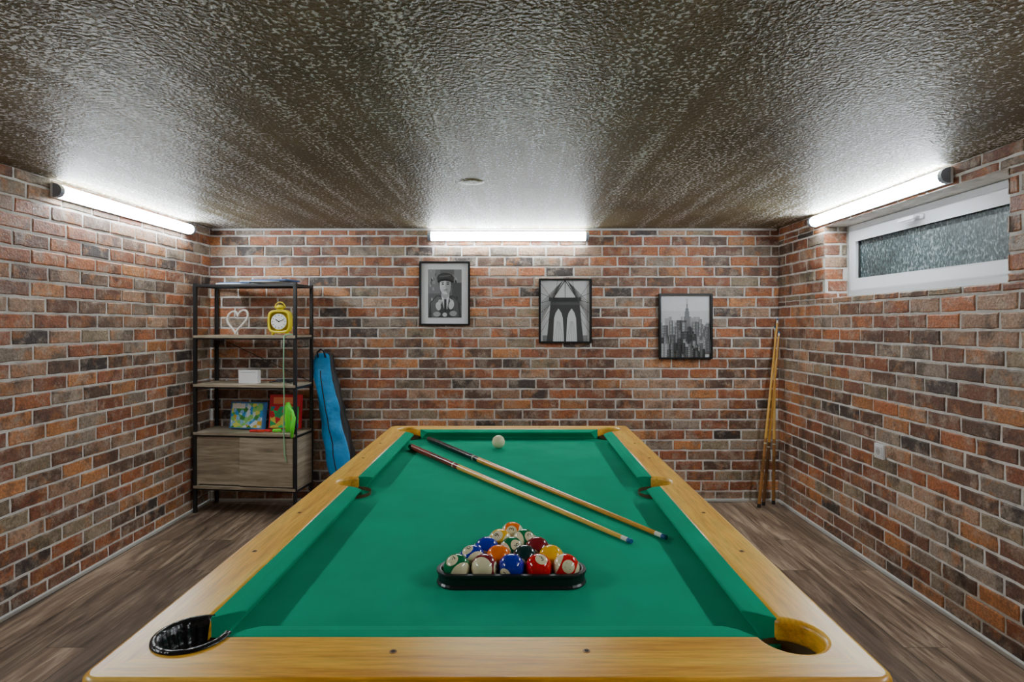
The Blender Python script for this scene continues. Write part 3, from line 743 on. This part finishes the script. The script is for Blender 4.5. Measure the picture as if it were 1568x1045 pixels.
mb.tube([CM @ Vector((math.cos(t)*.04, 0, .20+math.sin(t)*.045)) for t in [math.pi*k/12 for k in range(13)]], .004, 8)
mb.build('case', [M_YEL], ck)
mb = MB()
mb.tube([CM @ Vector((0, -.016, .1)), CM @ Vector((0, -.022, .1))], .058, 32, cols=(.85,.85,.8))
for k in range(12):
    a = k*math.pi/6; R_ = Matrix.Translation((0, 0, .1)) @ Matrix.Rotation(a, 4, 'Y'); mb.box((-.002, -.0235, .042), (.002, -.0225, .052), 0, (.02,.02,.02), M=CM @ R_)
for a, l, w in ((5.3, .028, .0035), (1.2, .042, .0025)):
    R_ = Matrix.Translation((0, 0, .1)) @ Matrix.Rotation(a, 4, 'Y'); mb.box((-w, -.0245, -.006), (w, -.0235, l), 0, (.02,.02,.02), M=CM @ R_)
mb.build('dial', [M_COL], ck)
z3 = .955
mb = MB(); mb.box((-.078, -.02, 0), (.078, .02, .098), 0, (.8,.8,.8), M=place(.385, .10, z3, -3)); mb.box((-.06, -.0215, .08), (.06, -.0195, .084), 0, (.4,.45,.5), M=place(.385, .10, z3, -3))
mb.build('white_storage_box', [M_COL], bevel=.006)
pts = [SM @ Vector(q) for q in [(.50, .17, z3+.004), (.54, .12, z3+.004), (.60, .10, z3+.02), (.66, .11, z3+.03), (.70, .14, z3+.02), (.62, .14, z3+.004), (.55, .13, z3+.012), (.57, .08, z3+.012), (.66, .07, z3+.02), (.72, .09, z3+.004)]]
curve_obj('cable_coil', pts, .0035, M_STEEL)
mb = MB(); mb.box((-.07, -.02, 0), (.07, .02, .022), 0, (.02,.02,.025), M=place(.61, .21, z3, 12)); mb.build('remote_control', [M_COL], bevel=.005)
z4 = .600
def toy_print(name, cols, sc=18):
    m, nt, p = new_mat(name); L = nt.links.new
    tc = node(nt, 'ShaderNodeTexCoord'); v = node(nt, 'ShaderNodeTexVoronoi', i_Scale=float(sc)); L(tc.outputs['Object'], v.inputs['Vector'])
    sp = node(nt, 'ShaderNodeSeparateColor'); L(v.outputs['Color'], sp.inputs[0])
    r = ramp(nt, [(i/len(cols), c) for i, c in enumerate(cols)]); r.color_ramp.interpolation = 'CONSTANT'; L(sp.outputs[0], r.inputs[0])
    L(r.outputs[0], p.inputs['Base Color']); p.inputs['Roughness'].default_value = .35; return m
M_P1 = toy_print('puzzle_art', [(.05,.35,.75), (.12,.55,.12), (.75,.85,.9), (.30,.6,.85), (.75,.5,.05), (.06,.3,.06), (.8,.8,.15), (.3,.7,.2)], 34)
M_P2 = toy_print('game_art', [(.02,.5,.18), (.05,.7,.2), (.8,.03,.05), (.02,.3,.6), (.03,.45,.15), (.8,.7,.1)], 26)
mb = MB(); T = place(.335, .15, z4, -4) @ Matrix.Rotation(math.radians(-8), 4, 'X')
mb.box((-.140, -.02, 0.004), (.140, .02, .205), 1, (.05,.2,.5), M=T); mb.box((-.13, -.0212, .012), (.13, -.0198, .195), 0, M=T); mb.box((-.125, -.0222, .155), (-.02, -.0205, .19), 1, (.9,.9,.85), M=T)
mb.build('jigsaw_puzzle_box', [M_P1, M_COL], bevel=.002)
mb = MB(); T = place(.615, .19, z4, 3) @ Matrix.Rotation(math.radians(-6), 4, 'X')
mb.box((-.12, -.02, 0.004), (.12, .02, .26), 1, (.65,.02,.03), M=T); mb.box((-.11, -.0212, .01), (.11, -.0198, .17), 0, M=T); mb.box((-.09, -.0215, .19), (.06, -.0198, .24), 1, (.9,.25,.1), M=T)
mb.build('board_game_box', [M_P2, M_COL], bevel=.002)
mb = MB()
for x, y, r, w, c in [(.46, .07, 10, .10, (.75,.02,.02)), (.54, .08, -20, .07, (.75,.03,.03)), (.50, .06, 40, .05, (.75,.05,.02))]:
    mb.box((-w/2, -.015, 0), (w/2, .015, .014), 0, c, M=place(x, y, z4, r))
mb.build('toy_car_track', [M_COL], bevel=.003)
M_NEON = plain('neon_green_rubber', (.14, .90, .04), .4)
mb = MB()
def sp3(x, y, z): return SM @ Vector((x, y, z))
mb.tube([sp3(.70, .07, z4+.002), sp3(.70, .07, z4+.06), sp3(.705, .07, z4+.19), sp3(.70, .07, z4+.22)], [.016, .020, .024, .012], 14)
mb.tube([sp3(.785, -.03, z4-.02), sp3(.79, -.03, z4+.05), sp3(.80, -.03, z4+.12), sp3(.785, -.02, z4+.17), sp3(.75, -.012, z4+.20), sp3(.70, .06, z4+.21)], [.010, .015, .015, .008, .006, .006], 12)
mb.tube([sp3(.63+.03*math.cos(t), .05+.02*math.sin(t), z4+.010+.006*t/6) for t in [k*.5 for k in range(26)]], .007, 8)
mb.build('neon_toy_blaster', [M_NEON])
mb = MB()
mb.tube([sp3(.715, -.010, 1.31), sp3(.712, -.012, 1.1), sp3(.716, -.012, .9), sp3(.713, -.012, .62), sp3(.720, -.012, .45), sp3(.735, -.012, .40)], .0042, 8)
mb.tube([sp3(.715, -.010, 1.31), sp3(.72, .02, 1.322), sp3(.74, .06, 1.322)], .0042, 8)
mb.build('green_cord', [plain('pale_green_cord', (.30, .62, .36), .6)])

# ------------------------------------------------------------------ blue cue bag
M_BLUE = plain('blue_nylon', (.010, .29, .66), .45, bump=1.0, bscale=11, var=.30, bdist=.02)
M_BBLK = plain('black_webbing', (.012, .012, .014), .6)
mb = MB()
ks = [(1.172, -1.508, .040, .020), (1.160, -1.505, .064, .032), (1.12, -1.500, .078, .042), (1.0, -1.482, .084, .048), (.75, -1.425, .092, .052), (.5, -1.365, .105, .058), (.3, -1.320, .112, .058), (.12, -1.285, .11, .058), (.03, -1.275, .10, .05), (.005, -1.275, .06, .03)]
stt = []
for i in range(len(ks)-1):
    z0_, x0_, a0_, b0_ = ks[i]; z1_, x1_, a1_, b1_ = ks[i+1]; m_ = max(1, int((z0_-z1_)/.035))
    for k in range(m_):
        t = k/m_; stt.append((x0_+(x1_-x0_)*t, z0_+(z1_-z0_)*t, a0_+(a1_-a0_)*t, b0_+(b1_-b0_)*t))
stt.append((ks[-1][1], ks[-1][0], ks[-1][2], ks[-1][3]))
def bagpt(i_, t, grow=0):
    x, z, rx, ry = stt[i_]; y = 4.495 - .15*(1-z/1.165)
    c, s = math.cos(t), math.sin(t)
    w = 1+.22*noise.noise(Vector((c*1.2+3, s*1.2, z*7)))+.10*noise.noise(Vector((c*3, s*3, z*18)))
    return Vector((x+(rx*w+grow)*math.copysign(abs(c)**.8, c), y+(ry*w+grow)*math.copysign(abs(s)**.8, s), z))
n = 32
for i in range(len(stt)-1):
    for k in range(n):
        t0, t1 = 2*math.pi*k/n, 2*math.pi*(k+1)/n; tm = (t0+t1)/2
        blk = (tm < .55 or tm > 2*math.pi-.8)
        mb.add([bagpt(i, t0), bagpt(i, t1), bagpt(i+1, t1), bagpt(i+1, t0)], [(3, 2, 1, 0)], 1 if blk else 0, smooth=True)
mb.add([bagpt(0, 2*math.pi*k/n) for k in range(n)], [list(range(n))], 0, smooth=True)
mb.tube([(-1.535, 4.46, 1.14), (-1.535, 4.44, 1.18), (-1.51, 4.44, 1.205), (-1.485, 4.44, 1.19), (-1.475, 4.45, 1.14)], .007, 8, mat=1)
mb.tube([bagpt(k, 4.5, .002) for k in range(4, len(stt)-3)], .004, 6, mat=1)
mb.build('cue_bag', [M_BLUE, M_BBLK])

# ------------------------------------------------------------------ world + camera
w = bpy.data.worlds.new('w'); scene.world = w; w.use_nodes = True
w.node_tree.nodes['Background'].inputs[0].default_value = (.02, .03, .05, 1); w.node_tree.nodes['Background'].inputs[1].default_value = .2
cam = bpy.data.cameras.new('camera'); co = bpy.data.objects.new('camera', cam); COLL.objects.link(co)
co.location = (0, 0, 1.39); co.rotation_euler = (math.pi/2, 0, 0)
cam.lens = 20.4; cam.sensor_width = 36; cam.shift_x = -9/1568; cam.shift_y = -24.5/1568; cam.clip_start = .02
scene.camera = co
